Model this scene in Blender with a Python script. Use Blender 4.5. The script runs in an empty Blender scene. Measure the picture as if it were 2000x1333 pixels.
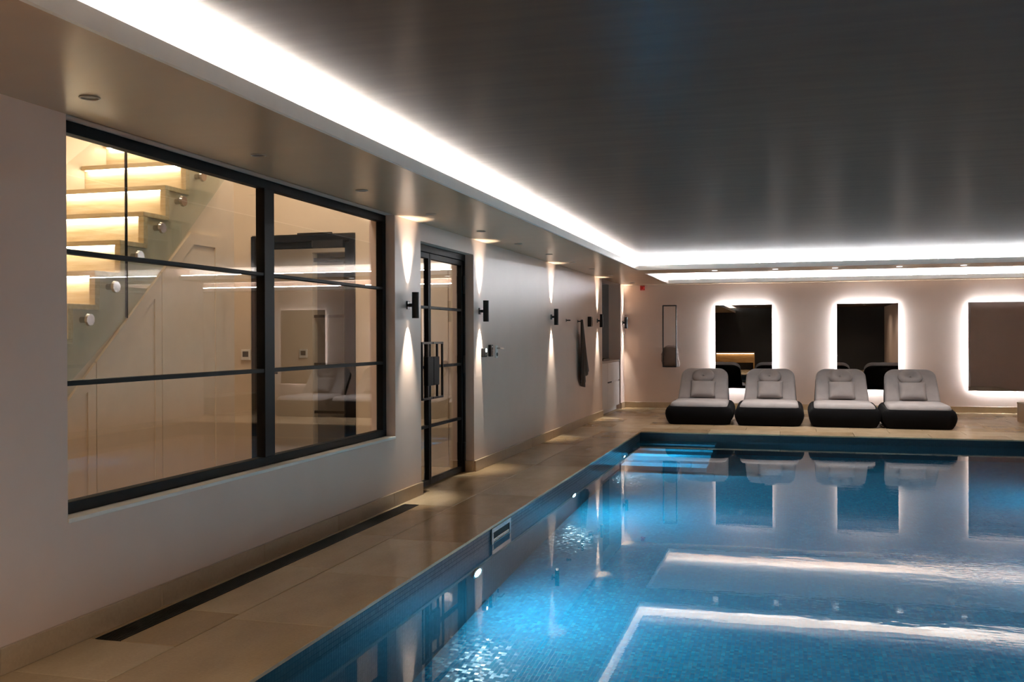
import bpy, bmesh, math, random
from mathutils import Vector, Matrix

random.seed(7)
S = bpy.context.scene
COL = S.collection
PI = math.pi

# ------------------------------------------------------------------ camera
# 35 mm lens at eye height 1.4 m, almost level, turned 15.7 degrees towards the window wall
yaw, pitch, roll = 0.2746, -0.0037, -0.0033
fw = Vector((-math.sin(yaw) * math.cos(pitch), math.cos(yaw) * math.cos(pitch), math.sin(pitch)))
r0 = Vector((math.cos(yaw), math.sin(yaw), 0))
u0 = r0.cross(fw)
rt = math.cos(roll) * r0 + math.sin(roll) * u0
up = -math.sin(roll) * r0 + math.cos(roll) * u0
cam = bpy.data.cameras.new('camera')
cam.sensor_width = 36.0
cam.lens = 1923.6 / 2000 * 36
cam.clip_start = 0.05
cam.clip_end = 200
co = bpy.data.objects.new('camera', cam)
COL.objects.link(co)
m = Matrix((rt, up, -fw)).transposed().to_4x4()
m.translation = (0, 0, 1.4)
co.matrix_world = m
S.camera = co

# ------------------------------------------------------------------ world and exposure
w = bpy.data.worlds.new('night')
S.world = w
w.use_nodes = True
w.node_tree.nodes['Background'].inputs[0].default_value = (0.004, 0.005, 0.008, 1)
w.node_tree.nodes['Background'].inputs[1].default_value = 1.0
S.view_settings.view_transform = 'Standard'
S.view_settings.look = 'None'
S.view_settings.gamma = 1.0
S.view_settings.use_curve_mapping = False
S.view_settings.exposure = 1.3
S.cycles.use_denoising = True
S.cycles.sample_clamp_indirect = 4.0
S.cycles.max_bounces = 9
S.cycles.diffuse_bounces = 4
S.cycles.glossy_bounces = 6
S.cycles.transmission_bounces = 10
S.cycles.transparent_max_bounces = 24

# light strengths
COVE = 92.0          # led strip of the long cove
COVE_FAR = 125.0      # led strip of the cross cove
COVE_SLOT = 270.0    # led strip of the ceiling slot by the mirrors
HALO = 310.0          # led strips behind the mirrors
SCONCE = 50.0         # each half of an up-and-down wall light (W)
POOLW = 86.0        # each underwater lamp (W)
STAIRLED = 26.0
STRIPW = 36.0        # each small spotlight between the coves (W)
LOBBYW = 7.0
NEAR_FILLW = 98.0         # each unseen warm lamp added to brighten the near end (W)

# ------------------------------------------------------------------ key dimensions (metres)
XW = -3.17           # pool face of the window wall
XB = -3.15           # face of its stone skirting
XI = -3.40           # lobby face of the window wall
XE = -2.136          # pool edge, window side
XR = 3.20            # pool edge, opposite side
XRW = 3.75           # opposite wall
YE = 14.557          # far pool edge
YN = 1.6             # near pool edge
YB = -4.2            # wall behind the camera
YF = 19.50           # far wall
XA = 6.2             # end of the alcove on the far right
YA = 15.8            # where the opposite wall stops
ZS = 2.425           # soffit
ZC = 2.62            # raised ceiling
ZW = -0.12           # water
ZP = -1.55           # pool floor
XF, YFA = -2.238, 15.075     # cove lip
YS1, YS2 = 15.95, 19.0       # ceiling slot near the far wall

# ------------------------------------------------------------------ helpers
ORG = {}


def lin(h):
    v = [int(h[i:i + 2], 16) / 255 for i in (0, 2, 4)]
    return tuple(((c + 0.055) / 1.055) ** 2.4 if c > 0.04045 else c / 12.92 for c in v) + (1,)


def link(o, parent=None):
    COL.objects.link(o)
    if parent is not None:
        o.parent = parent
    return o


def tag(o, label=None, cat=None, group=None, kind=None):
    if label: o['label'] = label
    if cat: o['category'] = cat
    if group: o['group'] = group
    if kind: o['kind'] = kind
    return o


def thing(name, label, cat, loc=(0, 0, 0), group=None, kind=None, rotz=0):
    o = bpy.data.objects.new(name, None)
    o.empty_display_size = 0.1
    o.location = loc
    o.rotation_euler = (0, 0, rotz)
    link(o)
    ORG[o.name] = Vector(loc)
    return tag(o, label, cat, group, kind)


def origin(parent):
    return ORG.get(parent.name, Vector((0, 0, 0))) if parent is not None else Vector((0, 0, 0))


def finish(name, bm, mat, parent=None, smooth=False, local=False):
    """world-space bmesh -> one mesh object, placed in its parent's frame"""
    if not local:
        o_ = origin(parent)
        if o_.length > 0:
            bmesh.ops.translate(bm, verts=bm.verts, vec=-o_)
    bmesh.ops.recalc_face_normals(bm, faces=bm.faces)
    me = bpy.data.meshes.new(name)
    bm.to_mesh(me)
    bm.free()
    if smooth:
        for p in me.polygons: p.use_smooth = True
    if isinstance(mat, (list, tuple)):
        for q in mat: me.materials.append(q)
    elif mat is not None:
        me.materials.append(mat)
    o = link(bpy.data.objects.new(name, me), parent)
    if parent is not None:
        ORG[o.name] = origin(parent)
    return o


def abox(bm, x0, x1, y0, y1, z0, z1, bev=0.0, seg=2):
    vs = [bm.verts.new((x, y, z)) for x in (x0, x1) for y in (y0, y1) for z in (z0, z1)]
    fs = [(0, 1, 3, 2), (4, 6, 7, 5), (0, 4, 5, 1), (2, 3, 7, 6), (0, 2, 6, 4), (1, 5, 7, 3)]
    faces = [bm.faces.new([vs[i] for i in f]) for f in fs]
    if bev > 0:
        ed = list({e for f in faces for e in f.edges})
        bmesh.ops.bevel(bm, geom=ed, offset=bev, segments=seg, profile=0.5, affect='EDGES')


def box(name, x0, x1, y0, y1, z0, z1, mat, parent=None, bev=0.0, seg=2):
    bm = bmesh.new()
    abox(bm, x0, x1, y0, y1, z0, z1, bev, seg)
    return finish(name, bm, mat, parent)


def boxes(name, lst, mat, parent=None, bev=0.0):
    bm = bmesh.new()
    for b in lst: abox(bm, *b, bev)
    return finish(name, bm, mat, parent)


def acyl(bm, p0, p1, ra, rb=None, seg=24, caps=True):
    rb = ra if rb is None else rb
    p0, p1 = Vector(p0), Vector(p1)
    d = (p1 - p0).normalized()
    a = d.orthogonal().normalized()
    b = d.cross(a)
    A, B = [], []
    for i in range(seg):
        t = 2 * PI * i / seg
        v = math.cos(t) * a + math.sin(t) * b
        A.append(bm.verts.new(p0 + v * ra))
        B.append(bm.verts.new(p1 + v * rb))
    for i in range(seg):
        j = (i + 1) % seg
        bm.faces.new((A[i], A[j], B[j], B[i]))
    if caps:
        bm.faces.new(A[::-1])
        bm.faces.new(B)


def autosmooth(o, ang=40):
    me = o.data
    for p in me.polygons: p.use_smooth = True
    bm = bmesh.new(); bm.from_mesh(me)
    for e in bm.edges:
        if len(e.link_faces) == 2 and e.calc_face_angle(0) > math.radians(ang): e.smooth = False
    bm.to_mesh(me); bm.free()
    return o


def cyl(name, p0, p1, ra, mat, parent=None, rb=None, seg=24):
    bm = bmesh.new()
    acyl(bm, p0, p1, ra, rb, seg)
    return autosmooth(finish(name, bm, mat, parent))


def prism(name, pts, axis, a0, a1, mat, parent=None, bev=0.0):
    """polygon given in the two other axes, extruded along axis from a0 to a1"""
    bm = bmesh.new()
    aprism(bm, pts, axis, a0, a1)
    if bev > 0:
        bmesh.ops.bevel(bm, geom=bm.edges[:], offset=bev, segments=2, profile=0.5, affect='EDGES')
    return finish(name, bm, mat, parent)


def aprism(bm, pts, axis, a0, a1):
    def mk(p, a):
        return {'x': (a, p[0], p[1]), 'y': (p[0], a, p[1]), 'z': (p[0], p[1], a)}[axis]
    A = [bm.verts.new(mk(p, a0)) for p in pts]
    B = [bm.verts.new(mk(p, a1)) for p in pts]
    n = len(pts)
    bm.faces.new(A[::-1]); bm.faces.new(B)
    for i in range(n):
        j = (i + 1) % n
        bm.faces.new((A[i], A[j], B[j], B[i]))


def rings(bm, loops, cap0=True, cap1=True):
    L = [[bm.verts.new(p) for p in lp] for lp in loops]
    n = len(L[0])
    for a, b in zip(L, L[1:]):
        for i in range(n):
            j = (i + 1) % n
            bm.faces.new((a[i], a[j], b[j], b[i]))
    if cap0: bm.faces.new(L[0][::-1])
    if cap1: bm.faces.new(L[-1])


def rrect(w_, d_, r, n=6):
    """rounded rectangle loop centred on the origin"""
    r = min(r, w_ / 2 - 1e-4, d_ / 2 - 1e-4)
    pts = []
    for cx, cy, a0 in ((w_ / 2 - r, d_ / 2 - r, 0), (-w_ / 2 + r, d_ / 2 - r, PI / 2),
                       (-w_ / 2 + r, -d_ / 2 + r, PI), (w_ / 2 - r, -d_ / 2 + r, 3 * PI / 2)):
        for i in range(n + 1):
            t = a0 + PI / 2 * i / n
            pts.append((cx + r * math.cos(t), cy + r * math.sin(t)))
    return pts


def sweep_tube(bm, pts, r, seg=8, closed=False):
    pts = [Vector(p) for p in pts]
    for a, b in zip(pts, pts[1:] + ([pts[0]] if closed else [])):
        acyl(bm, a, b, r, seg=seg)


def copy_tree(o, parent=None):
    c = o.copy()
    COL.objects.link(c)
    c.parent = parent
    for ch in list(o.children): copy_tree(ch, c)
    return c


# ------------------------------------------------------------------ materials
class NT:
    def __init__(self, name):
        self.m = bpy.data.materials.new(name)
        self.m.use_nodes = True
        self.t = self.m.node_tree
        self.t.nodes.clear()
        self.out = self.n('ShaderNodeOutputMaterial')

    def n(self, kind, **kw):
        nd = self.t.nodes.new(kind)
        for k, v in kw.items(): setattr(nd, k, v)
        return nd

    def l(self, a, b):
        self.t.links.new(a, b)

    def math(self, op, a, b=None):
        nd = self.n('ShaderNodeMath', operation=op)
        for i, v in enumerate((a, b)):
            if v is None: continue
            if isinstance(v, (int, float)): nd.inputs[i].default_value = v
            else: self.l(v, nd.inputs[i])
        return nd.outputs[0]

    def bsdf(self, col=(.8, .8, .8, 1), rough=.5, metal=0.0, spec=.5):
        b = self.n('ShaderNodeBsdfPrincipled')
        b.inputs['Base Color'].default_value = col
        b.inputs['Roughness'].default_value = rough
        b.inputs['Metallic'].default_value = metal
        b.inputs['Specular IOR Level'].default_value = spec
        self.l(b.outputs[0], self.out.inputs[0])
        return b

    def noise(self, scale, detail=4, vec=None, rough=.55):
        nd = self.n('ShaderNodeTexNoise')
        nd.inputs['Scale'].default_value = scale
        nd.inputs['Detail'].default_value = detail
        nd.inputs['Roughness'].default_value = rough
        if vec is not None: self.l(vec, nd.inputs['Vector'])
        return nd

    def ramp(self, fac, stops):
        r = self.n('ShaderNodeValToRGB')
        el = r.color_ramp.elements
        while len(el) < len(stops): el.new(.5)
        for e, (p, c) in zip(el, stops):
            e.position = p; e.color = c
        self.l(fac, r.inputs[0])
        return r.outputs[0]

    def bump(self, h, strength, dist=.01):
        b = self.n('ShaderNodeBump')
        b.inputs['Strength'].default_value = strength
        b.inputs['Distance'].default_value = dist
        self.l(h, b.inputs['Height'])
        return b.outputs[0]

    def pos(self, scale=(1, 1, 1)):
        g = self.n('ShaderNodeNewGeometry')
        mp = self.n('ShaderNodeMapping')
        mp.inputs['Scale'].default_value = scale
        self.l(g.outputs['Position'], mp.inputs['Vector'])
        return mp.outputs[0]


def mul(c, k):
    return tuple(min(1, v * k) for v in c[:3]) + (1,)


def plain(name, hexcol, rough=.5, metal=0.0, spec=.5, var=.06, scale=18, bump=0.0):
    t = NT(name)
    c = lin(hexcol)
    b = t.bsdf(c, rough, metal, spec)
    nz = t.noise(scale, 5, t.pos())
    t.l(t.ramp(nz.outputs[0], [(.3, mul(c, 1 - var)), (.7, mul(c, 1 + var))]), b.inputs['Base Color'])
    if bump: t.l(t.bump(nz.outputs[0], bump, .004), b.inputs['Normal'])
    return t.m


def paint(name, hexcol, rough, stretch=(1, 1, 1), bump=.05, scale=9, spec=.5):
    t = NT(name)
    c = lin(hexcol)
    b = t.bsdf(c, rough, 0, spec)
    nz = t.noise(scale, 4, t.pos(stretch))
    nf = t.noise(260, 2, t.pos())
    t.l(t.ramp(nz.outputs[0], [(.25, mul(c, .965)), (.75, mul(c, 1.03))]), b.inputs['Base Color'])
    s = t.math('ADD', nz.outputs[0], t.math('MULTIPLY', nf.outputs[0], .05))
    t.l(t.bump(s, bump, .02), b.inputs['Normal'])
    return t.m


def stone(name, hexes, rough=.22):
    t = NT(name)
    b = t.bsdf(lin(hexes[1]), rough)
    oi = t.n('ShaderNodeObjectInfo')
    base = t.ramp(oi.outputs['Random'], [(0, lin(hexes[0])), (.55, lin(hexes[1])), (1, lin(hexes[2]))])
    nz = t.noise(3.2, 7, t.pos((1, .45, 1)), .62)
    ng = t.noise(70, 3, t.pos())
    mx = t.n('ShaderNodeMixRGB', blend_type='MULTIPLY'); mx.inputs[0].default_value = 1
    t.l(base, mx.inputs[1])
    t.l(t.ramp(nz.outputs[0], [(.3, (.80, .78, .74, 1)), (.7, (1.0, 1.0, 1.0, 1))]), mx.inputs[2])
    m2 = t.n('ShaderNodeMixRGB', blend_type='MULTIPLY'); m2.inputs[0].default_value = .25
    t.l(mx.outputs[0], m2.inputs[1]); t.l(ng.outputs[0], m2.inputs[2])
    t.l(m2.outputs[0], b.inputs['Base Color'])
    t.l(t.math('ADD', rough - .05, t.math('MULTIPLY', nz.outputs[0], .1)), b.inputs['Roughness'])
    t.l(t.bump(ng.outputs[0], .03, .002), b.inputs['Normal'])
    return t.m


def mosaic(name, ax, dk=1.0, jit=.16, rg=.10):
    """glass mosaic, 25 mm; ax = the two axes of the surface"""
    t = NT(name)
    b = t.bsdf((.05, .3, .45, 1), .12)
    g = t.n('ShaderNodeNewGeometry')
    sp = t.n('ShaderNodeSeparateXYZ'); t.l(g.outputs['Position'], sp.inputs[0])
    cell = .026
    u = t.math('DIVIDE', sp.outputs[ax[0]], cell)
    v = t.math('DIVIDE', sp.outputs[ax[1]], cell)
    cb = t.n('ShaderNodeCombineXYZ')
    t.l(t.math('FLOOR', u), cb.inputs[0]); t.l(t.math('FLOOR', v), cb.inputs[1])
    wn = t.n('ShaderNodeTexWhiteNoise', noise_dimensions='2D')
    t.l(cb.outputs[0], wn.inputs['Vector'])
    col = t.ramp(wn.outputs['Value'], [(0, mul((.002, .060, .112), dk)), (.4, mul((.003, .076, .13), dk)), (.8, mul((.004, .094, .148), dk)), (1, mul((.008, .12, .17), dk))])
    # every tessera sits at a slightly different tilt
    va = t.n('ShaderNodeVectorMath', operation='SUBTRACT'); t.l(wn.outputs['Color'], va.inputs[0]); va.inputs[1].default_value = (.5, .5, .5)
    vb = t.n('ShaderNodeVectorMath', operation='SCALE'); t.l(va.outputs[0], vb.inputs[0]); vb.inputs['Scale'].default_value = jit
    vc = t.n('ShaderNodeVectorMath', operation='ADD'); t.l(g.outputs['Normal'], vc.inputs[0]); t.l(vb.outputs[0], vc.inputs[1])
    vd = t.n('ShaderNodeVectorMath', operation='NORMALIZE'); t.l(vc.outputs[0], vd.inputs[0])
    t.l(vd.outputs[0], b.inputs['Normal'])
    fu = t.math('ABSOLUTE', t.math('SUBTRACT', t.math('FRACT', u), .5))
    fv = t.math('ABSOLUTE', t.math('SUBTRACT', t.math('FRACT', v), .5))
    edge = t.math('GREATER_THAN', t.math('MAXIMUM', fu, fv), .445)
    mx = t.n('ShaderNodeMixRGB')
    t.l(edge, mx.inputs[0]); t.l(col, mx.inputs[1])
    mx.inputs[2].default_value = (.0015, .020, .038, 1)
    t.l(mx.outputs[0], b.inputs['Base Color'])
    t.l(t.math('ADD', rg, t.math('MULTIPLY', edge, .5)), b.inputs['Roughness'])
    return t.m


def glass(name, tint=(1, 1, 1, 1), ior=1.5):
    """thin glazing: what is not mirrored passes straight through"""
    t = NT(name)
    fr = t.n('ShaderNodeFresnel')
    ge = t.n('ShaderNodeNewGeometry')      # the pane does not bend the ray, so both faces see the same index
    t.l(t.math('ADD', ior, t.math('MULTIPLY', ge.outputs['Backfacing'], 1 / ior - ior)), fr.inputs['IOR'])
    tr = t.n('ShaderNodeBsdfTransparent'); tr.inputs[0].default_value = tint
    gl = t.n('ShaderNodeBsdfGlossy'); gl.inputs['Roughness'].default_value = 0.0
    gl.inputs['Color'].default_value = (1, 1, 1, 1)
    mx = t.n('ShaderNodeMixShader')
    t.l(fr.outputs[0], mx.inputs[0]); t.l(tr.outputs[0], mx.inputs[1]); t.l(gl.outputs[0], mx.inputs[2])
    t.l(mx.outputs[0], t.out.inputs[0])
    return t.m


def emit(name, col, k):
    t = NT(name)
    e = t.n('ShaderNodeEmission')
    e.inputs[0].default_value = tuple(col) + (1,)
    e.inputs[1].default_value = k
    t.l(e.outputs[0], t.out.inputs[0])
    return t.m


def oak(name, hexes, axis=(14, 1.2, 14)):
    t = NT(name)
    b = t.bsdf(lin(hexes[0]), .42)
    nz = t.noise(2.6, 7, t.pos(axis), .6)
    t.l(t.ramp(nz.outputs[0], [(.32, lin(hexes[0])), (.5, lin(hexes[1])), (.7, lin(hexes[2]))]), b.inputs['Base Color'])
    t.l(t.bump(nz.outputs[0], .08, .003), b.inputs['Normal'])
    return t.m


def fabric(name, hexcol, bump=.35, scale=420, sheen=.2):
    t = NT(name)
    c = lin(hexcol)
    b = t.bsdf(c, .95, 0, .15)
    b.inputs['Sheen Weight'].default_value = sheen
    nz = t.noise(scale, 2, t.pos())
    big = t.noise(6, 3, t.pos())
    s = t.math('ADD', t.math('MULTIPLY', nz.outputs[0], .6), t.math('MULTIPLY', big.outputs[0], .4))
    t.l(t.ramp(s, [(.3, mul(c, .8)), (.7, mul(c, 1.12))]), b.inputs['Base Color'])
    t.l(t.bump(nz.outputs[0], bump, .003), b.inputs['Normal'])
    return t.m


M = {}
M['wall'] = paint('warm_grey_wall_paint', 'd3b9aa', .42, bump=.03, scale=2.5)
t = NT('taupe_stretch_ceiling')  # dimness of the ceiling field put into its dark taupe colour
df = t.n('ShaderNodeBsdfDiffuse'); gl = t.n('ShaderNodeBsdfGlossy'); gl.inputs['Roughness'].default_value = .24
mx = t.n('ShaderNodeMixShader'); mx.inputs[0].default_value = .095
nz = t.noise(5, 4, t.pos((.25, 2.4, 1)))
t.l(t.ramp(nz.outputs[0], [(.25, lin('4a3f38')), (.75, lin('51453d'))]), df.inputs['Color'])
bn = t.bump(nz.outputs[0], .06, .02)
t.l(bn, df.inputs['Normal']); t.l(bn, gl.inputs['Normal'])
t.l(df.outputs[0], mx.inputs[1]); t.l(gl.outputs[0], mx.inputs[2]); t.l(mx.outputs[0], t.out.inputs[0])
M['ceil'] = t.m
M['soffit'] = paint('satin_soffit_paint', 'b69b80', .26, stretch=(.5, 1.5, 1), bump=.05, scale=3)
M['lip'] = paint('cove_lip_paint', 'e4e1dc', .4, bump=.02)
M['cream'] = paint('cream_lobby_paint', 'd8c8b2', .5, bump=.02, scale=2)
M['white'] = paint('white_lacquer', 'd3cbc8', .35, bump=.01)
M['panel'] = paint('cream_cupboard_lacquer', 'd8c8b2', .42, bump=.01)
M['tile'] = stone('honed_limestone', ('b2946e', 'c8ad8a', 'd3bc9b'), .24)
M['skirt'] = stone('limestone_skirting', ('ad9376', 'bba285', 'c8b094'), .3)
M['grout'] = plain('grout', '57432f', .8)
M['black'] = plain('black_powder_coated_steel', '080708', .55, 0, .15, var=.1)
M['blackm'] = plain('black_anodised_metal', '08080a', .3, 0, .5, var=.1)
M['grille'] = plain('dark_grille_metal', '2c2926', .4, .6, var=.1)
M['dark'] = plain('dark_void', '070708', .7, var=.05)
M['steel'] = plain('brushed_steel', 'b9b4ad', .24, 1.0, var=.1, scale=60)
M['glass'] = glass('clear_window_glass')
M['balglass'] = glass('greenish_balustrade_glass', (.90, .94, .92, 1))
M['oak'] = oak('pale_oak', ('cdb089', 'dac19e', 'e4d0b2'), (1.2, 14, 14))
M['oak2'] = oak('honey_oak', ('a8793f', 'bd8f52', 'cda468'), (1.2, 14, 14))
M['mos_z'] = mosaic('blue_glass_mosaic_floor', (0, 1))
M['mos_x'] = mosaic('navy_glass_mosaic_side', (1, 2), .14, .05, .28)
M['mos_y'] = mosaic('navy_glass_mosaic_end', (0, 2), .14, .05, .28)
M['mos_s'] = mosaic('blue_glass_mosaic_step', (0, 2), 1.0)
M['cove'] = emit('cove_led', (1.0, .97, .95), COVE)
M['cove_far'] = emit('cross_cove_led', (.94, .96, 1.0), COVE_FAR)
M['cove_slot'] = emit('slot_led', (.90, .94, 1.0), COVE_SLOT)
M['halo'] = emit('mirror_led', (.76, .89, 1.0), HALO)
M['stairled'] = emit('warm_stair_led', (1.0, .88, .72), STAIRLED)
M['mirror'] = plain('smoked_mirror_silvering', '9c9c9c', .0, 1.0, var=0)
M['grey_fab'] = fabric('pale_grey_boucle', 'aea7a6')
M['grey_fab2'] = fabric('pale_grey_linen', 'a49c9a')
M['black_fab'] = fabric('black_upholstery', '0b0a0c', .3, 420, 0.0)
M['towel'] = fabric('brown_terry', '44352c', .6, 240)
M['towel2'] = fabric('taupe_terry', '6d5a50', .6, 240)
M['red'] = plain('red_plastic', 'a81410', .35, var=.04)
M['wplastic'] = plain('white_plastic', 'd9d6d0', .35, var=.03)
M['screen'] = plain('grey_display', '4a4642', .25, var=.05)
M['charcoal'] = paint('charcoal_wall_paint', '201d1b', .6, bump=.02)
M['niche'] = paint('grey_niche_paint', '8f8681', .5, bump=.02)
M['counter'] = plain('grey_worktop', '8d8480', .3, var=.08)
M['lamp_dot'] = emit('call_point_led', (.9, 1.0, .92), 4.0)
M['lens'] = emit('pool_lamp_lens', (.45, .80, 1.0), 8.0)
M['sconce_lens'] = emit('sconce_lens', (1.0, .95, .80), 10.0)
M['dl_on'] = emit('spotlight_lens_lit', (1.0, .95, .9), 1.0)
M['dl_off'] = plain('downlight_lens_unlit', '3a342d', .3, var=.05)
M['dl_ring'] = plain('downlight_ring', '9d9184', .4, var=.03)

# water: calm by the window, more ripple on the far and open side
t = NT('pool_water')
b = t.bsdf((.93, .985, 1.0, 1), 0.0)
b.inputs['IOR'].default_value = 1.333
b.inputs['Transmission Weight'].default_value = 1.0
n1 = t.noise(2.6, 2, t.pos((.6, 1.3, 1)))
n2 = t.noise(11, 2, t.pos((.5, 1.3, 1)))
n3 = t.noise(30, 2, t.pos((.4, 1.2, 1)))
patch = t.noise(.8, 2, t.pos((.7, 1, 1)))
g = t.n('ShaderNodeNewGeometry'); sp = t.n('ShaderNodeSeparateXYZ'); t.l(g.outputs['Position'], sp.inputs[0])
mr = t.n('ShaderNodeMapRange'); mr.inputs[1].default_value = -1.8; mr.inputs[2].default_value = 1.8
mr.inputs[3].default_value = .12; mr.inputs[4].default_value = 1.0; mr.interpolation_type = 'SMOOTHSTEP'
t.l(sp.outputs[0], mr.inputs[0])
gate = t.ramp(patch.outputs[0], [(.42, (0, 0, 0, 1)), (.62, (1, 1, 1, 1))])
h = t.math('ADD', t.math('MULTIPLY', n1.outputs[0], .28), t.math('MULTIPLY', n2.outputs[0], .055))
h = t.math('ADD', h, t.math('MULTIPLY', t.math('MULTIPLY', n3.outputs[0], .13), gate))
h = t.math('MULTIPLY', h, mr.outputs[0])
t.l(t.bump(h, 1.0, .0026), b.inputs['Normal'])
M['water'] = t.m


def spot(name, loc, direction, watts, cone, blend, col, parent, rad=.012):
    li = bpy.data.lights.new(name, 'SPOT')
    li.energy = watts; li.spot_size = math.radians(cone); li.spot_blend = blend
    li.color = col; li.shadow_soft_size = rad
    o = bpy.data.objects.new(name, li)
    o.rotation_euler = Vector(direction).to_track_quat('-Z', 'Y').to_euler()
    link(o, parent)
    o.location = Vector(loc) - origin(parent)
    return o


def area(name, loc, direction, watts, sx, sy, col, parent=None, spread=180, shape='RECTANGLE'):
    li = bpy.data.lights.new(name, 'AREA')
    li.energy = watts; li.shape = shape; li.size = sx; li.size_y = sy; li.color = col
    li.spread = math.radians(spread)
    o = bpy.data.objects.new(name, li)
    o.rotation_euler = Vector(direction).to_track_quat('-Z', 'Y').to_euler()
    link(o, parent)
    o.location = Vector(loc) - origin(parent)
    return o


# ================================================================== SETTING
# ---- window wall with its openings
WY0, WY1, WZ0, WZ1 = 3.772, 7.652, .575, ZS
DY0, DY1, DZ1 = 8.25, 9.78, 2.265
NY0, NY1 = 17.10, 19.05
wl = boxes('wall_left', [
    (XI, XW, YB, WY0, 0, ZC + .3), (XI, XW, WY0, WY1, 0, WZ0), (XI, XW, WY0, WY1, WZ1, ZC + .3),
    (XI, XW, WY1, DY0, 0, ZC + .3), (XI, XW, DY0, DY1, DZ1, ZC + .3), (XI, XW, DY1, NY0, 0, ZC + .3),
    (XI, XW, NY1, YF + .25, 0, ZC + .3), (XI, XW, NY0, NY1, ZS, ZC + .3)], M['wall'])
tag(wl, 'warm grey painted wall with the big window and glazed door', None, None, 'structure')
# niche lining (the recess for the cupboards)
boxes('recess_lining', [(-3.95, -3.90, NY0 - .05, NY1 + .05, 0, ZS + .1), (-3.90, XI, NY0 - .05, NY0, 0, ZS + .1),
                        (-3.90, XI, NY1, NY1 + .05, 0, ZS + .1), (-3.90, XI, NY0, NY1, ZS, ZS + .1)], M['niche'], wl)
wf = box('wall_far', XI, XA + .2, YF, YF + .25, 0, ZC + .3, M['wall'])
tag(wf, 'pale painted end wall with three glowing mirrors', None, None, 'structure')
wr = boxes('wall_right', [(XRW, XRW + .25, YB, YA, -.0, ZC + .3)], M['wall'])
tag(wr, 'painted side wall across the pool', None, None, 'structure')
wa = boxes('wall_alcove', [(XA, XA + .2, YA - .25, YF, 0, ZC + .3), (XRW + .25, XA, YA - .25, YA, 0, ZC + .3)], M['wall'])
tag(wa, 'painted wall of the alcove past the side wall', None, None, 'structure')
wn_ = box('wall_near', XI, XRW + .25, YB - .2, YB, 0, ZC + .3, M['charcoal'])
tag(wn_, 'charcoal wall at the near end of the pool hall', None, None, 'structure')

# ---- ceiling: raised field, soffit, coves
ce = thing('ceiling', 'satin ceiling with lit coves and a lower soffit', None, (0, 0, ZC), None, 'structure')
LIPT, LIPH = .022, .072
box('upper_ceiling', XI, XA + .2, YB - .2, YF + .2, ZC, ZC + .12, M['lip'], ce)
box('stretch_panel', XF + .075, XRW + .05, YB - .1, YFA - .075, ZC - .006, ZC - .0005, M['ceil'], ce)  # added dark panel: shade in its colour makes the cove glow fade quickly
TRW = .30   # trough width behind the lip
XSE = -2.25  # left end of the slot
SZ1 = ZS + .03
boxes('soffit', [
    (XW - .01, XF, YB, YFA, ZS, SZ1),                     # strip along the window wall
    (XW - .01, XA, YFA, YS1, ZS, SZ1),                    # cross strip before the slot
    (XW - .01, XSE, YS1, YF + .01, ZS, SZ1),              # beside the slot
    (XSE, XA, YS2, YF + .01, ZS, SZ1)], M['soffit'], ce)
# closing faces behind the troughs
boxes('cove_back', [(XF - TRW - .02, XF - TRW, YB, YFA + TRW, SZ1, ZC), (XF - TRW, XA, YFA + TRW, YFA + TRW + .02, SZ1, ZC),
                    (XSE - TRW - .02, XSE - TRW, YS1 - .2, YF, SZ1, ZC), (XSE, XA, YS1 - .22, YS1 - .20, SZ1, ZC)], M['lip'], ce)
box('cove_lip', XF, XF + LIPT, YB, YFA, ZS - .001, ZS + LIPH, M['lip'], ce)
box('cove_lip', XF, XA, YFA - LIPT, YFA, ZS - .001, ZS + LIPH, M['lip'], ce)
box('slot_lip', XSE, XA, YS2 - LIPT, YS2, ZS - .001, ZS + LIPH, M['lip'], ce)
box('slot_lip', XSE - .001, XSE + LIPT, YS1, YS2, ZS - .001, ZS + LIPH, M['lip'], ce)
box('slot_lip', XSE, XA, YS1, YS1 + LIPT, ZS - .001, ZS + LIPH, M['lip'], ce)
ZL = ZS + .08
box('led_strip', XF - .075, XF - .06, YB + .1, YFA + .05, ZL, ZL + .006, M['cove'], ce)
box('led_strip', XF - .13, XA - .05, YFA + .06, YFA + .075, ZL, ZL + .006, M['cove_far'], ce)
box('led_strip', XSE - .1, XA - .05, YS2 + .06, YS2 + .075, ZL, ZL + .006, M['cove_slot'], ce)

# ---- floor: slab, limestone tiles
fl = boxes('floor', [(XI - 3.8, XE - .03, YB, YF + .1, -.25, -.012), (XE - .03, XA, YE + .03, YF + .1, -.25, -.012),
                     (XE - .03, XA, YB, YN - .03, -.25, -.012), (XR + .03, XA, YN - .03, YE + .03, -.25, -.012)], M['grout'])
tag(fl, 'beige limestone pool deck laid in long tiles', None, None, 'structure')
J = .005
TILE_ME = {}


def tile(x0, x1, y0, y1):
    wd, dp = round(x1 - x0 - J, 4), round(y1 - y0 - J, 4)
    if wd < .02 or dp < .02: return
    key = (wd, dp)
    if key not in TILE_ME:
        bm = bmesh.new()
        abox(bm, -wd / 2, wd / 2, -dp / 2, dp / 2, -.02, 0, .0025, 1)
        me = bpy.data.meshes.new('tile'); bm.to_mesh(me); bm.free()
        me.materials.append(M['tile'])
        TILE_ME[key] = me
    o = bpy.data.objects.new('tile', TILE_ME[key])
    o.location = ((x0 + x1) / 2, (y0 + y1) / 2, random.uniform(-.0006, .0006))
    link(o, fl)


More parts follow.
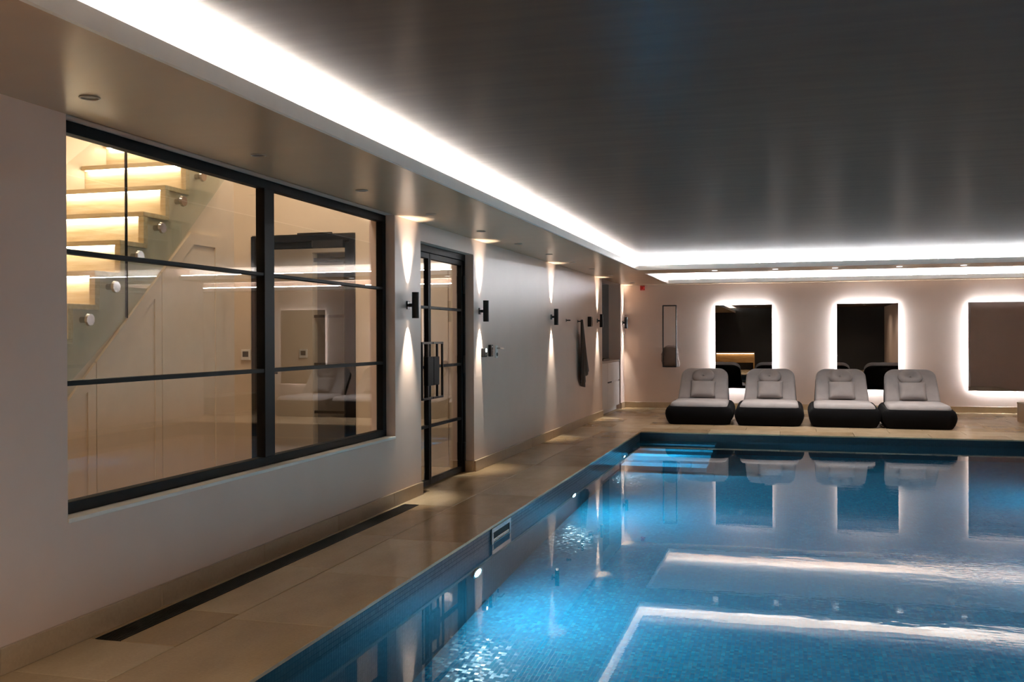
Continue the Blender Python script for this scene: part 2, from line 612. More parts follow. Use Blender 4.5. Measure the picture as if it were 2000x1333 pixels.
GY0, GY1, GX0, GX1 = 3.89, 7.72, -3.122, -2.988    # floor grille
XJ = -2.69
TL = 1.012
ys = [4.348 + TL * i for i in range(-9, 11)]
ys = [y for y in ys if YB < y < YE]
ys = [YB] + ys + [YE]
for a, b_ in zip(ys, ys[1:]):
    tile(XJ, XE + .012, a, b_)                          # outer row, overhanging the pool by a finger
ys2 = [3.42 + TL * i for i in range(-8, 12)]
ys2 = [YB] + [y for y in ys2 if YB < y < YE] + [YE]
ys3 = sorted(ys2 + [GY0, GY1])
for a, b_ in zip(ys3, ys3[1:]):
    if a >= GY0 - 1e-6 and b_ <= GY1 + 1e-6:
        tile(GX1, XJ, a, b_); tile(XB - .02, GX0, a, b_)
    else:
        tile(XB - .02 if not (DY0 - .3 < a < DY1) else XI, XJ, a, b_)
yy = [YE - .012, 15.11, 15.66, 16.21, 16.76, 17.31, 17.86, 18.41, 18.96, YF]
for k, (a, b_) in enumerate(zip(yy, yy[1:])):
    x = XB - .02 - (.5 if k % 2 else 0)
    xs = [XB - .02]
    while x < XA:
        x += 1.012
        if x > XB: xs.append(min(x, XA))
    for p, q in zip(xs, xs[1:]): tile(p, q, a, b_)
for x0, x1 in zip([XE + .012, -1.1, -.05, .95, 1.95, 2.95], [-1.1, -.05, .95, 1.95, 2.95, XRW]):
    for y0, y1 in zip([YB, -3.2, -2.2, -1.2, -.2, .8], [-3.2, -2.2, -1.2, -.2, .8, YN + .012]): tile(x0, x1, y0, y1)
yk = YN + .012
while yk < YE - .1:
    tile(XR - .012, XRW, yk, min(yk + TL, YE - .012)); yk += TL
for x0, x1 in ((-4.3, XI), (-5.3, -4.3), (-6.3, -5.3), (-7.0, -6.3)):
    for y0, y1 in ((2.5, 3.6), (3.6, 4.7), (4.7, 5.8), (5.8, 6.9), (6.9, 8.0), (8.0, 9.1), (9.1, 10.2), (10.2, 11.6)): tile(x0, x1, y0, y1)
for y0, y1 in ((NY0, 18.08), (18.08, NY1)): tile(-3.9, XB - .02, y0, y1)

# ---- skirting stones
ZB = .113


def skirting(name, label, runs):
    e = thing(name, label, None, (0, 0, 0), None, 'structure')
    for b_ in runs: box('skirting_stone', *b_, M['skirt'], e, .002, 1)
    return e


cuts = [YB, -2.9, -1.6, -.3, 1.0, 2.25, 3.35, 4.44, 5.48, 6.526, 7.573]
runs = [(XW, XB, a + .001, b_ - .001, 0, ZB) for a, b_ in zip(cuts, cuts[1:] + [DY0])]
c2 = [DY1, 10.9, 12.1, 13.3, 14.5, 15.7, 16.6]
runs += [(XW, XB, a + .001, b_ - .001, 0, ZB) for a, b_ in zip(c2, c2[1:] + [NY0])]
runs += [(XW, XB, NY1, YF - .02, 0, ZB), (XI, XW - .001, DY1 + .0, DY1 - .02, 0, ZB), (XI + .1, XW - .001, DY0, DY0 + .02, 0, ZB)]
skirting('baseboard_left', 'limestone skirting along the window wall', runs)
cx = [XW, -2.0, -.8, .4, 1.6, 2.8, 4.0, 5.2, XA]
skirting('baseboard_far', 'limestone skirting along the mirror wall', [(a + .001, b_ - .001, YF - .02, YF, 0, ZB) for a, b_ in zip(cx, cx[1:])])

# ---- pool basin and water
pool = thing('swimming_pool', 'sunken pool lined with dark blue glass mosaic', 'pool', (.5, 8, ZP), None, 'structure')
box('basin_floor', XE - .2, XR + .2, YN - .2, YE + .2, ZP - .15, ZP, M['mos_z'], pool)
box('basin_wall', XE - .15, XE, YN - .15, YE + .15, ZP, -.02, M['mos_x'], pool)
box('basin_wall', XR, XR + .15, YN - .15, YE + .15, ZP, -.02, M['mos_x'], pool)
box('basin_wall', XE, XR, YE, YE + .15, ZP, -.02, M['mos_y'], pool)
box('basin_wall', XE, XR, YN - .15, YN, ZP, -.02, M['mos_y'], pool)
for k in range(5):
    o = box('pool_step', XE + .001, -1.02, YE - .36 * (k + 1), YE - .36 * k - .0005, ZP + .001, ZW - .14 - .235 * k, [M['mos_z'], M['mos_s']], pool, .006, 1)
    for p in o.data.polygons:
        if abs(p.normal.z) < .5: p.material_index = 1
bm = bmesh.new()
vs = [bm.verts.new(p) for p in ((XE, YN, ZW), (XR, YN, ZW), (XR, YE, ZW), (XE, YE, ZW))]
bm.faces.new(vs)
wt = finish('pool_water', bm, M['water'])
tag(wt, 'clear rippling pool water mirroring the lit coves', 'water', None, 'structure')

# ---- window to the stair lobby
w1 = thing('window_1', 'wide black steel framed window onto the staircase lobby', None, (-3.28, WY0, WZ0), None, 'structure')
FX0, FX1 = -3.31, -3.25
box('sill', XI, XW + .006, WY0, WY1, WZ0 - .018, WZ0 + .002, M['lip'], w1, .002, 1)
box('frame_rail', FX0, FX1, WY0 + .002, WY1 - .002, 2.366, WZ1 - .002, M['black'], w1, .002, 1)
box('frame_rail', FX0, FX1, WY0 + .002, WY1 - .002, WZ0 + .003, WZ0 + .058, M['black'], w1, .002, 1)
box('frame_jamb', FX0, FX1, WY0 + .002, WY0 + .06, WZ0 + .058, 2.366, M['black'], w1, .002, 1)
box('frame_jamb', FX0, FX1, 7.582, WY1 - .002, WZ0 + .058, 2.366, M['black'], w1, .002, 1)
box('mullion', FX0, FX1 + .004, 5.665, 5.79, WZ0 + .058, 2.366, M['black'], w1, .002, 1)
zbar = [(1.178, 1.203), (1.800, 1.822)]
for y0, y1 in ((WY0 + .06, 5.665), (5.79, 7.582)):
    for z0, z1 in zbar:
        box('glazing_bar', FX0 + .005, FX1, y0, y1, z0, z1, M['black'], w1, .002, 1)
    for z0, z1 in ((WZ0 + .058, zbar[0][0]), (zbar[0][1], zbar[1][0]), (zbar[1][1], 2.366)):
        box('pane', -3.283, -3.277, y0, y1, z0, z1, M['glass'], w1)

# ---- glazed double door to the pool
d1 = thing('door_1', 'black steel glazed double door with square pull handles', None, (-3.27, DY0, 0), None, 'structure')
PX0, PX1 = -3.32, -3.27       # leaf thickness
DFZ = 2.20
boxes('door_frame', [(PX0 - .01, PX1 + .01, DY0 + .001, DY1 - .001, DFZ, DZ1 - .001), (PX0 - .01, PX1 + .01, DY0 + .001, DY0 + .04, .0, DFZ),
                     (PX0 - .01, PX1 + .01, DY1 - .05, DY1 - .001, .0, DFZ)], M['black'], d1, .002)
YM = 8.745          # meeting stile
for (ya, yb, hand) in ((DY0 + .045, YM - .004, 1), (YM + .004, DY1 - .055, -1)):
    st_a, st_b = (.05, .03) if hand == 1 else (.03, .05)
    lf = boxes('leaf', [(PX0, PX1, ya, ya + st_a, .01, DFZ - .004), (PX0, PX1, yb - st_b, yb, .01, DFZ - .004),
                        (PX0, PX1, ya + st_a, yb - st_b, DFZ - .055, DFZ - .004), (PX0, PX1, ya + st_a, yb - st_b, .01, .06)], M['black'], d1, .002)
    zb = [.548, 1.11, 1.672]
    for z in zb:
        box('glazing_bar', PX0 + .004, PX1 - .002, ya + st_a, yb - st_b, z, z + .026, M['black'], lf, .002, 1)
    for z0, z1 in zip([.06] + [z + .026 for z in zb], zb + [DFZ - .055]):
        box('pane', -3.298, -3.292, ya + st_a, yb - st_b, z0, z1, M['glass'], lf)
    # square bar pull on the pool side
    s = -1 if hand == 1 else 1
    bars = []
    ho, hw, zt, zl = PX1 + .034, .020, 1.36, .82
    y_in, y_out, y_st = YM + s * .13, YM + s * .275, YM + s * .02
    lo, hi = min(y_st, y_out), max(y_st, y_out)
    bars += [(ho - hw, ho, lo - hw / 2, hi + hw / 2, zt - hw, zt), (ho - hw, ho, lo - hw / 2, hi + hw / 2, zl, zl + hw)]
    for y in (y_in, y_out):
        bars.append((ho - hw, ho, y - hw / 2, y + hw / 2, zl + hw, zt - hw))
    bars += [(PX1, ho - hw, y_st - hw / 2, y_st + hw / 2, zt - hw, zt), (PX1, ho - hw, y_st - hw / 2, y_st + hw / 2, zl, zl + hw)]
    boxes('pull_handle', bars, M['blackm'], lf, .0015)
    box('lock_case', PX1, PX1 + .04, min(YM + s * .004, YM + s * .155), max(YM + s * .004, YM + s * .155), .95, 1.22, M['black'], lf, .004)
for z in (.22, 1.12, 1.95):
    cyl('hinge', (PX1 + .012, DY1 - .055, z - .09), (PX1 + .012, DY1 - .055, z + .09), .014, M['blackm'], d1, seg=12)

# ================================================================== LOBBY BEYOND THE WINDOW
LH = 4.2
XS = -4.30           # face of the understair cupboards and end of the steps
XL = -5.22           # wall behind the stairs
YP = 8.20            # partition with the steel door
YQ = 10.05           # wall at the back of the corridor
wp = boxes('wall_partition', [(-7.0, -4.83, YP, YP + .12, 0, LH), (-3.78, XI, YP, YP + .12, 0, LH), (-4.83, -3.78, YP, YP + .12, 2.355, LH)], M['cream'])
tag(wp, 'cream lobby wall holding the black steel door', None, None, 'structure')
wq = boxes('wall_corridor', [(-7.0, -5.16, YQ, YQ + .12, 0, 2.8), (-4.60, XI, YQ, YQ + .12, 0, 2.8), (-5.16, -4.60, YQ, YQ + .12, 2.36, 2.8),
                             (-7.1, -7.0, YP, YQ + .1, 0, 2.8), (-7.1, XI, YP + .12, YQ, 2.72, 2.8)], M['cream'])
tag(wq, 'cream corridor wall behind the black steel door', None, None, 'structure')
ws = boxes('wall_stair', [(XL - .15, XL, 2.5, YP, 0, LH), (XL - .15, XI, 2.35, 2.5, 0, LH), (XL - .15, XI, 2.35, YP + .1, LH, LH + .1),
                          (XI, XW - .05, 2.4, YP, ZC + .3, LH)], M['cream'])
tag(ws, 'pale wall rising behind the staircase', None, None, 'structure')
# dark store past the corridor
boxes('store_lining', [(-5.26, -5.16, YQ + .12, 11.6, 0, 2.5), (-4.60, -4.5, YQ + .12, 11.6, 0, 2.5), (-5.26, -4.5, 11.6, 11.7, 0, 2.5),
                       (-5.26, -4.5, YQ + .12, 11.7, 2.36, 2.5)], M['niche'], wq)
# corridor end door leaf (closed flush door with a round knob)
fd = thing('door_3', 'plain cream corridor door with a round knob', None, (-3.9, YQ, 0), None, 'structure')
box('leaf', -4.45, -3.545, YQ - .012, YQ - .001, .01, 2.15, M['panel'], fd, .002, 1)
cyl('knob', (-3.572, YQ - .012, 1.125), (-3.572, YQ - .05, 1.125), .03, M['steel'], fd, rb=.026)

# steel door in the partition
d2 = thing('door_2', 'black steel framed glass door with an overhead closer', None, (-4.3, YP, 0), None, 'structure')
boxes('door_frame', [(-4.83, -4.775, YP - .02, YP + .06, 0, 2.345), (-3.835, -3.78, YP - .02, YP + .06, 0, 2.345), (-4.775, -3.835, YP - .02, YP + .06, 2.285, 2.345)], M['black'], d2, .002)
lf = boxes('leaf', [(-4.77, -4.705, YP, YP + .045, .01, 2.28), (-3.885, -3.84, YP, YP + .045, .01, 2.28), (-4.705, -3.885, YP, YP + .045, 2.225, 2.28),
                    (-4.705, -3.885, YP, YP + .045, .01, .1)], M['black'], d2, .002)
box('pane', -4.705, -3.885, YP + .02, YP + .026, .1, 2.225, M['glass'], lf)
boxes('lever_handle', [(-4.75, -4.725, YP - .045, YP, 1.068, 1.088), (-4.75, -4.55, YP - .05, YP - .03, 1.068, 1.088)], M['blackm'], lf, .003)
boxes('door_closer', [(-4.19, -3.88, YP - .055, YP, 2.222, 2.29), (-4.33, -3.98, YP - .07, YP - .05, 2.335, 2.36)], M['blackm'], d2, .005)

# second steel door, in the store opening
d4 = thing('door_4', 'dark steel framed door at the end of the corridor', None, (-4.9, YQ, 0), None, 'structure')
b4 = [(-4.79, -4.74, YQ + .03, YQ + .07, 0, 2.3), (-5.16, -4.74, YQ + .03, YQ + .07, 2.26, 2.3)]
boxes('leaf', b4, M['black'], d4, .002)
for z in (.55, 1.09, 1.63): box('glazing_bar', -5.16, -4.79, YQ + .035, YQ + .065, z, z + .03, M['black'], d4)
box('pane', -5.16, -4.79, YQ + .048, YQ + .054, 0, 2.26, M['glass'], d4)


def thermostat(loc, label):
    t_ = thing('thermostat', label, 'thermostat', loc, 'lobby thermostats')
    x, y, z = loc
    box('casing', x - .048, x + .048, y - .018, y, z - .05, z + .05, M['wplastic'], t_, .004)
    box('display', x - .03, x + .03, y - .0195, y - .017, z - .02, z + .032, M['screen'], t_)


thermostat((-4.893, YP, 1.245), 'white square thermostat on the cream wall left of the steel door')
thermostat((-5.27, YQ, 1.225), 'white thermostat seen through the black steel glass door')

# ---- staircase
RISE, GOING = .2205, .2495
st = thing('staircase', 'pale oak staircase with glowing strips under each nosing', 'staircase', (-4.75, 3.5, 0))
# bottom front corner of step n at the open end
step_me = None
N0 = -7
zlow = lambda n: 1.620 + RISE * n
yfr = lambda n: 5.372 + GOING * n
nose = None
for n in range(N0, 6):
    z0, y0 = zlow(n), yfr(n)
    z1 = z0 + RISE
    if n == N0: z0 = .0
    xl, xr = XL + .002, XS
    o = box('tread', xl, xr, y0, y0 + GOING + .045, z1 - .034, z1, M['oak'], st, .003, 1)
    box('riser', xl, xr - .045, y0 + .042, y0 + .05, z0, z1 - .034, M['oak'], st)
    box('end_post', xr - .045, xr, y0 + .002, y0 + .05, z0, z1 - .034, M['oak'], st, .002, 1)
    box('led_strip', xl + .03, xr - .05, y0 + .010, y0 + .022, z1 - .040, z1 - .0345, M['stairled'], o)
# carcass under the steps
cl = [(XL + .01, XS - .015, yfr(n) + .0505, yfr(n + 1) + .0505 if n < 5 else 7.05, 0, zlow(n) + RISE - .0345) for n in range(N0, 6)]
boxes('side_cladding', cl, M['panel'], st)

# glass balustrade with steel standoffs
gb = thing('glass_balustrade', 'clear glass balustrade on round steel standoffs beside the stairs', 'balustrade', (XS, 5.4, 1.2))
k = .6935
ga, gbp = (5.20, 1.134), (6.83, 2.645)
sl = (gbp[1] - ga[1]) / (gbp[0] - ga[0])
zg = lambda y: ga[1] + sl * (y - ga[0])
for y0, y1, yb0 in ((3.6, 5.635, 3.6), (5.655, 6.86, 5.655)):
    prism('glass_panel', [(y0, max(.02, zg(y0))), (y1, zg(y1)), (y1, zg(y1) + 1.35), (y0, max(.02, zg(y0)) + 1.35)], 'x', XS + .030, XS + .042, M['balglass'], gb)
    if y1 < 6: box('edge_seal', XS + .028, XS + .044, y1 - .001, y1 + .008, zg(y1), zg(y1) + 1.35, M['black'], gb)
for i in range(-3, 6):
    y, z = 5.262 + .2512 * i, 1.52 + .2203 * i
    so = cyl('standoff', (XS - .016, y, z), (XS + .03, y, z), .020, M['steel'], gb, seg=20)
    cyl('standoff_cap', (XS + .042, y, z), (XS + .058, y, z), .040, M['steel'], so, rb=.036, seg=28)
# handrail on the stair wall
hr = thing('handrail', 'thin dark handrail on the wall behind the stairs', 'handrail', (XL, 5.2, 2.6))
bm = bmesh.new()
acyl(bm, (XL + .05, 4.9, 2.05), (XL + .05, 6.6, 3.55), .012, seg=12)
autosmooth(finish('rail', bm, M['steel'], hr))
for y, z in ((5.1, 2.226), (6.3, 3.285)):
    cyl('bracket', (XL, y, z - .03), (XL + .05, y, z), .007, M['steel'], hr, seg=8)

# understair cupboards: shaker doors cut to the slope
XD = XS - .014


def cupboard(label, outer, inner):
    c = thing('understair_cupboard', label, 'cupboard', (XD, outer[0][0], 0), 'cupboards under the stairs')
    prism('door', outer, 'x', XD, XD + .012, M['panel'], c)
    n = len(outer)
    bm = bmesh.new()
    for i in range(n):
        j = (i + 1) % n
        aprism(bm, [outer[i], outer[j], inner[j], inner[i]], 'x', XD + .012, XD + .020)
    finish('door_frame', bm, M['panel'], c)


def slope_z(y): return 1.252 + (1.866 - 1.252) / (6.066 - 5.380) * (y - 5.380)


def shaker(y0, y1, ztop=None):
    """door between y0 and y1 under the slope, with the flat top ztop if given"""
    if ztop is None:
        outer = [(y0, .02), (y1, .02), (y1, slope_z(y1)), (y0, slope_z(y0))]
        inner = [(y0 + .075, .1), (y1 - .075, .1), (y1 - .075, slope_z(y1 - .075) - .115), (y0 + .075, slope_z(y0 + .075) - .115)]
    else:
        ym = y0 + (ztop - slope_z(y0)) * (6.066 - 5.380) / (1.866 - 1.252)
        outer = [(y0, .02), (y1, .02), (y1, ztop), (ym, ztop), (y0, slope_z(y0))]
        zi = ztop - .09
        yi = y0 + (zi + .115 - slope_z(y0)) * (6.066 - 5.380) / (1.866 - 1.252)
        inner = [(y0 + .075, .1), (y1 - .09, .1), (y1 - .09, zi), (yi, zi), (y0 + .075, slope_z(y0 + .075) - .115)]
    return outer, inner


cupboard('low cream cupboard door under the foot of the stairs', *shaker(4.70, 5.372))
cupboard('middle cream cupboard door with a sloping top under the stairs', *shaker(5.380, 6.064))
cupboard('tallest cream cupboard door with a clipped top corner under the stairs', *shaker(6.072, 6.838, 2.195))

# lobby lamps: flush round ceiling lights
for (x, y, zc_, wt_, lab) in ((-3.85, 5.0, LH, LOBBYW * 2.2, 'round flush ceiling light above the stair lobby window'), (-3.85, 7.1, LH, LOBBYW * 2.2, 'round flush ceiling light above the steel lobby door'),
                              (-4.2, 9.1, 2.72, LOBBYW * .9, 'round flush ceiling light in the corridor behind the steel door')):
    t_ = thing('ceiling_light', lab, 'light', (x, y, zc_), 'lobby ceiling lights')
    cyl('housing', (x, y, zc_), (x, y, zc_ - .03), .29, M['wplastic'], t_)
    area('lamp', (x, y, zc_ - .035), (0, 0, -1), wt_, .55, .55, (1.0, .87, .70), t_, shape='DISK')

# ================================================================== THINGS ON THE WINDOW WALL
SCX = -3.097
sc_lab = ['black cylinder wall light between the window and the glazed door', 'black cylinder wall light just right of the glazed door',
          'black cylinder wall light next to the bare towel peg', 'black cylinder wall light at the edge of the cupboard recess',
          'smallest black cylinder wall light in the far corner']


def sconce(y, label):
    t_ = thing('wall_light', label, 'wall light', (XW, y, 1.68), 'up and down wall lights')
    bm = bmesh.new()
    seg = 28
    prof = [(.031, 1.568), (.031, 1.792), (.026, 1.792), (.026, 1.775)]
    acyl(bm, (SCX, y, 1.568), (SCX, y, 1.792), .031, seg=seg, caps=False)
    acyl(bm, (SCX, y, 1.580), (SCX, y, 1.780), .026, seg=seg, caps=True)
    for z in (1.568, 1.792):
        A = [bm.verts.new((SCX + r * math.cos(2 * PI * i / seg), y + r * math.sin(2 * PI * i / seg), z)) for r in (.031, .026) for i in range(seg)]
        for i in range(seg):
            j = (i + 1) % seg
            bm.faces.new((A[i], A[j], A[seg + j], A[seg + i]))
        zi = 1.580 if z < 1.7 else 1.780
        acyl(bm, (SCX, y, z), (SCX, y, zi), .026, seg=seg, caps=False)
    bmesh.ops.remove_doubles(bm, verts=bm.verts, dist=1e-5)
    autosmooth(finish('body', bm, M['blackm'], t_))
    box('back_plate', XW, XW + .012, y - .03, y + .03, 1.645, 1.715, M['blackm'], t_, .003)
    box('arm', XW + .012, SCX - .028, y - .013, y + .013, 1.665, 1.695, M['blackm'], t_, .003)
    cyl('lens', (SCX, y, 1.781), (SCX, y, 1.783), .025, M['sconce_lens'], t_)
    cyl('lens', (SCX, y, 1.579), (SCX, y, 1.577), .025, M['sconce_lens'], t_)
    for s in (1, -1):
        spot('beam', (SCX - .016, y, 1.68 + s * .116), (-.16, 0, s), SCONCE, 52, 1.0, (1.0, .97, .86), t_, .012)
    return t_


for y, lab in zip((7.935, 9.98, 13.25, 16.64, 19.30), sc_lab): sconce(y, lab)

# emergency release box, keypad, lever lock beside the door
t_ = thing('door_release', 'small black exit button box with a lit white dot', 'exit button', (XW, 10.07, 1.235))
box('casing', XW, XW + .045, 10.03, 10.11, 1.19, 1.285, M['black'], t_, .006)
cyl('button', (XW + .045, 10.07, 1.262), (XW + .05, 10.07, 1.262), .02, M['lamp_dot'], t_)
cyl('keyhole', (XW + .045, 10.07, 1.215), (XW + .048, 10.07, 1.215), .012, M['steel'], t_, seg=12)
t_ = thing('keypad', 'slim black door keypad with a column of pale keys', 'keypad', (XW, 10.33, 1.255))
box('casing', XW, XW + .035, 10.285, 10.375, 1.19, 1.32, M['blackm'], t_, .008)
for i in range(4):
    for j in range(3):
        box('key', XW + .035, XW + .038, 10.303 + .02 * j, 10.317 + .02 * j, 1.205 + .02 * i, 1.219 + .02 * i, M['steel'], t_, .001, 1)
box('indicator', XW + .035, XW + .038, 10.315, 10.345, 1.292, 1.306, M['wplastic'], t_, .001, 1)
t_ = thing('lever_lock', 'white lock plate with a dark lever on the wall', 'lock', (XW, 10.6, 1.235))
box('plate', XW, XW + .008, 10.555, 10.645, 1.17, 1.31, M['wplastic'], t_, .003)
cyl('cylinder', (XW + .008, 10.6, 1.21), (XW + .016, 10.6, 1.21), .02, M['blackm'], t_, seg=16)
bm = bmesh.new()
acyl(bm, (XW + .008, 10.6, 1.278), (XW + .045, 10.6, 1.278), .009, seg=12)
acyl(bm, (XW + .045, 10.59, 1.278), (XW + .045, 10.73, 1.274), .008, seg=12)
autosmooth(finish('lever', bm, M['steel'], t_))


def peg(y, z, label):
    t_ = thing('towel_peg', label, 'peg', (XW, y, z), 'towel pegs')
    cyl('rosette', (XW, y, z), (XW + .006, y, z), .022, M['blackm'], t_, seg=18)
    cyl('pin', (XW + .006, y, z), (XW + .065, y, z), .009, M['blackm'], t_, seg=14)


peg(14.2, 1.648, 'bare dark peg between the wall light and the towel')
peg(15.02, 1.645, 'dark peg holding the hanging brown towel')

# hanging towel: gathered at the peg, one long straight edge, the other falling outwards to a ragged hem
bm = bmesh.new()
NU, NTW = 28, 36
zb_pts = [(0, .73), (.18, .70), (.30, .63), (.42, .61), (.50, .67), (.58, .70), (.66, .755), (.78, .79), (1.0, .865)]


def interp(pts, x):
    for (xa, za), (xb, zb_) in zip(pts, pts[1:]):
        if x <= xb: return za + (zb_ - za) * (x - xa) / (xb - xa)
    return pts[-1][1]


grid = []
for j in range(NTW + 1):
    tt = j / NTW
    row = []
    for i in range(NU + 1):
        u = i / NU
        wd = .09 + .58 * tt ** 1.15
        fold = .020 * math.sin(u * 15 + .8) + .011 * math.sin(u * 31 + tt * 2)
        x = XW + .048 + fold * min(1, .35 + tt) + .014 * (1 - tt) - .018 * abs(u - .5) * tt
        y = 14.955 - .02 * tt + u * wd
        z = 1.672 - .02 * abs(u - .45) * (1 - tt) + (interp(zb_pts, u) - 1.672) * tt
        row.append(bm.verts.new((max(XW + .004, x), y, z)))
    grid.append(row)
for j in range(NTW):
    for i in range(NU):
        bm.faces.new((grid[j][i], grid[j][i + 1], grid[j + 1][i + 1], grid[j + 1][i]))
bmesh.ops.recalc_face_normals(bm, faces=bm.faces)
bmesh.ops.solidify(bm, geom=bm.faces[:], thickness=.012)
o = finish('hanging_towel', bm, M['towel'], None, True)
tag(o, 'dark brown towel hanging from a peg on the wall', 'towel')

t_ = thing('wall_speaker', 'small black box speaker beside the hanging towel', 'speaker', (XW, 15.88, 1.65))
box('cabinet', XW, XW + .06, 15.81, 15.93, 1.57, 1.735, M['blackm'], t_, .006)
box('grille', XW + .06, XW + .064, 15.82, 15.92, 1.585, 1.72, M['screen'], t_, .002, 1)

# ---- recess cupboards and worktop
XC = XW - .02
for y0, y1, lab in ((NY0 + .005, 17.74, 'narrow pale cupboard at the near side of the recess'), (17.745, NY1 - .03, 'wider pale drawer cupboard with a dark finger slot')):
    t_ = thing('base_cabinet', lab, 'cabinet', (XC, (y0 + y1) / 2, 0), 'cupboards in the wall recess')
    box('body', -3.85, XC - .02, y0, y1, .09, .925, M['white'], t_)
    if y0 < 17.5:
        box('door', XC - .02, XC, y0 + .002, y1 - .002, .095, .92, M['white'], t_, .002, 1)
    else:
        for z0, z1 in ((.095, .555), (.575, .92)):
            dr = box('drawer', XC - .02, XC, y0 + .002, y1 - .002, z0, z1, M['white'], t_, .002, 1)
        box('finger_slot', XC - .0195, XC + .001, y0 + .04, y0 + .42, .552, .578, M['dark'], dr)
    box('plinth', -3.85, XC - .06, y0, y1, .0, .088, M['white'], t_)
wtp = box('worktop', -3.89, XC + .004, NY0 + .003, NY1 - .003, .927, .962, M['counter'], None, .002, 1)
tag(wtp, 'pale grey worktop over the recess cupboards', 'worktop')
t_ = thing('worktop_tray', 'flat dark tray on the recess worktop', 'tray', (-3.45, 18.2, .962))
bm = bmesh.new(); abox(bm, -3.75, -3.3, 17.9, 18.6, .9625, .975, .004)
finish('base', bm, M['blackm'], t_)
boxes('rim', [(-3.75, -3.3, 17.9, 17.91, .975, .99), (-3.75, -3.3, 18.59, 18.6, .975, .99), (-3.75, -3.74, 17.91, 18.59, .975, .99), (-3.31, -3.3, 17.91, 18.59, .975, .99)], M['blackm'], t_)

# ================================================================== CEILING FITTINGS
dl_y = [3.54, 4.92, 6.30, 7.67, 9.06, 10.40, 11.83, 13.20, 14.55, 16.16, 18.55]
dl_lab = ['nearest unlit downlight, above the left end of the window', 'unlit downlight above the middle of the window',
          'unlit downlight above the right half of the window', 'unlit downlight above the wall light by the window', 'unlit downlight above the glazed door frame',
          'unlit soffit downlight just past the glazed door', 'unlit soffit downlight before the third wall light', 'unlit soffit downlight above the third wall light',
          'unlit soffit downlight before the hanging towel', 'unlit soffit downlight above the wall speaker', 'farthest unlit downlight, above the cupboard recess']
spots = [(-2.855, y, l) for y, l in zip(dl_y, dl_lab)]
ord_ = ['first', 'second', 'third', 'fourth', 'fifth']
spots += [(x, 15.5, ord_[i] + ' spotlight from the corner in the strip between the two coves') for i, x in enumerate((-1.11, -.205, .66, 1.56, 2.43))]
dl0 = None
for x, y, lab in spots:
    if dl0 is None:
        dl0 = thing('downlight', lab, 'downlight', (x, y, ZS), 'recessed ceiling downlights')
        bm = bmesh.new()
        seg = 28
        prof = [(.043, ZS), (.043, ZS - .004), (.036, ZS - .006), (.033, ZS - .004), (.030, ZS - .001)]
        rings(bm, [[(x + r * math.cos(2 * PI * i / seg), y + r * math.sin(2 * PI * i / seg), z) for i in range(seg)] for r, z in prof], True, False)
        autosmooth(finish('ring', bm, M['dl_ring'], dl0))
        cyl('lens', (x, y, ZS - .0012), (x, y, ZS - .0018), .031, M['dl_off'], dl0)
        lit_me = dl0.children[-1].data.copy(); lit_me.materials[0] = M['dl_on']
    else:
        c = copy_tree(dl0)
        c.location = (x, y, ZS)
        if x > -2:
            for q in c.children:
                if q.name.startswith('lens'):
                    q.data = lit_me
            ORG[c.name] = Vector((x, y, ZS))
            spot('beam', (x, y, ZS - .012), (0, 0, -1), STRIPW, 110, .9, (1.0, .93, .88), c, .03)
        tag(c, lab, 'downlight', 'recessed ceiling downlights')

# unseen warm lamps added behind the camera to brighten the near wall and deck
ZP_ = ZC - .006
for i, (x, y) in enumerate(((-1.3, .9), (.8, .9), (2.8, .9), (-1.3, -1.6), (.8, -1.6), (2.8, -1.6))):
    row = ('pool end', 'bench side')[i // 3]
    c = thing('ceiling_spotlight', '%s warm spotlight of the %s row at the near end' % (('left', 'middle', 'right')[i % 3], row), 'spotlight', (x, y, ZP_), 'warm spotlights at the near end')
    bm = bmesh.new()
    rings(bm, [[(x + r * math.cos(2 * PI * q / 24), y + r * math.sin(2 * PI * q / 24), z) for q in range(24)] for r, z in ((.05, ZP_), (.05, ZP_ - .006), (.04, ZP_ - .008), (.036, ZP_ - .003))], True, False)
    autosmooth(finish('ring', bm, M['dl_ring'], c))
    cyl('lens', (x, y, ZP_ - .0032), (x, y, ZP_ - .004), .036, M['dl_on'], c)
    spot('beam', (x, y, ZP_ - .02), (0, 0, -1), NEAR_FILLW, 150, 1.0, (1.0, .87, .70), c, .04)

t_ = thing('fire_alarm', 'red fire alarm sounder high in the corner', 'alarm', (-2.80, YF, 2.375))
box('base_plate', -2.845, -2.755, YF - .02, YF, 2.325, 2.415, M['red'], t_, .004)
cyl('sounder', (-2.80, YF - .02, 2.37), (-2.80, YF - .085, 2.37), .043, M['red'], t_, rb=.034)

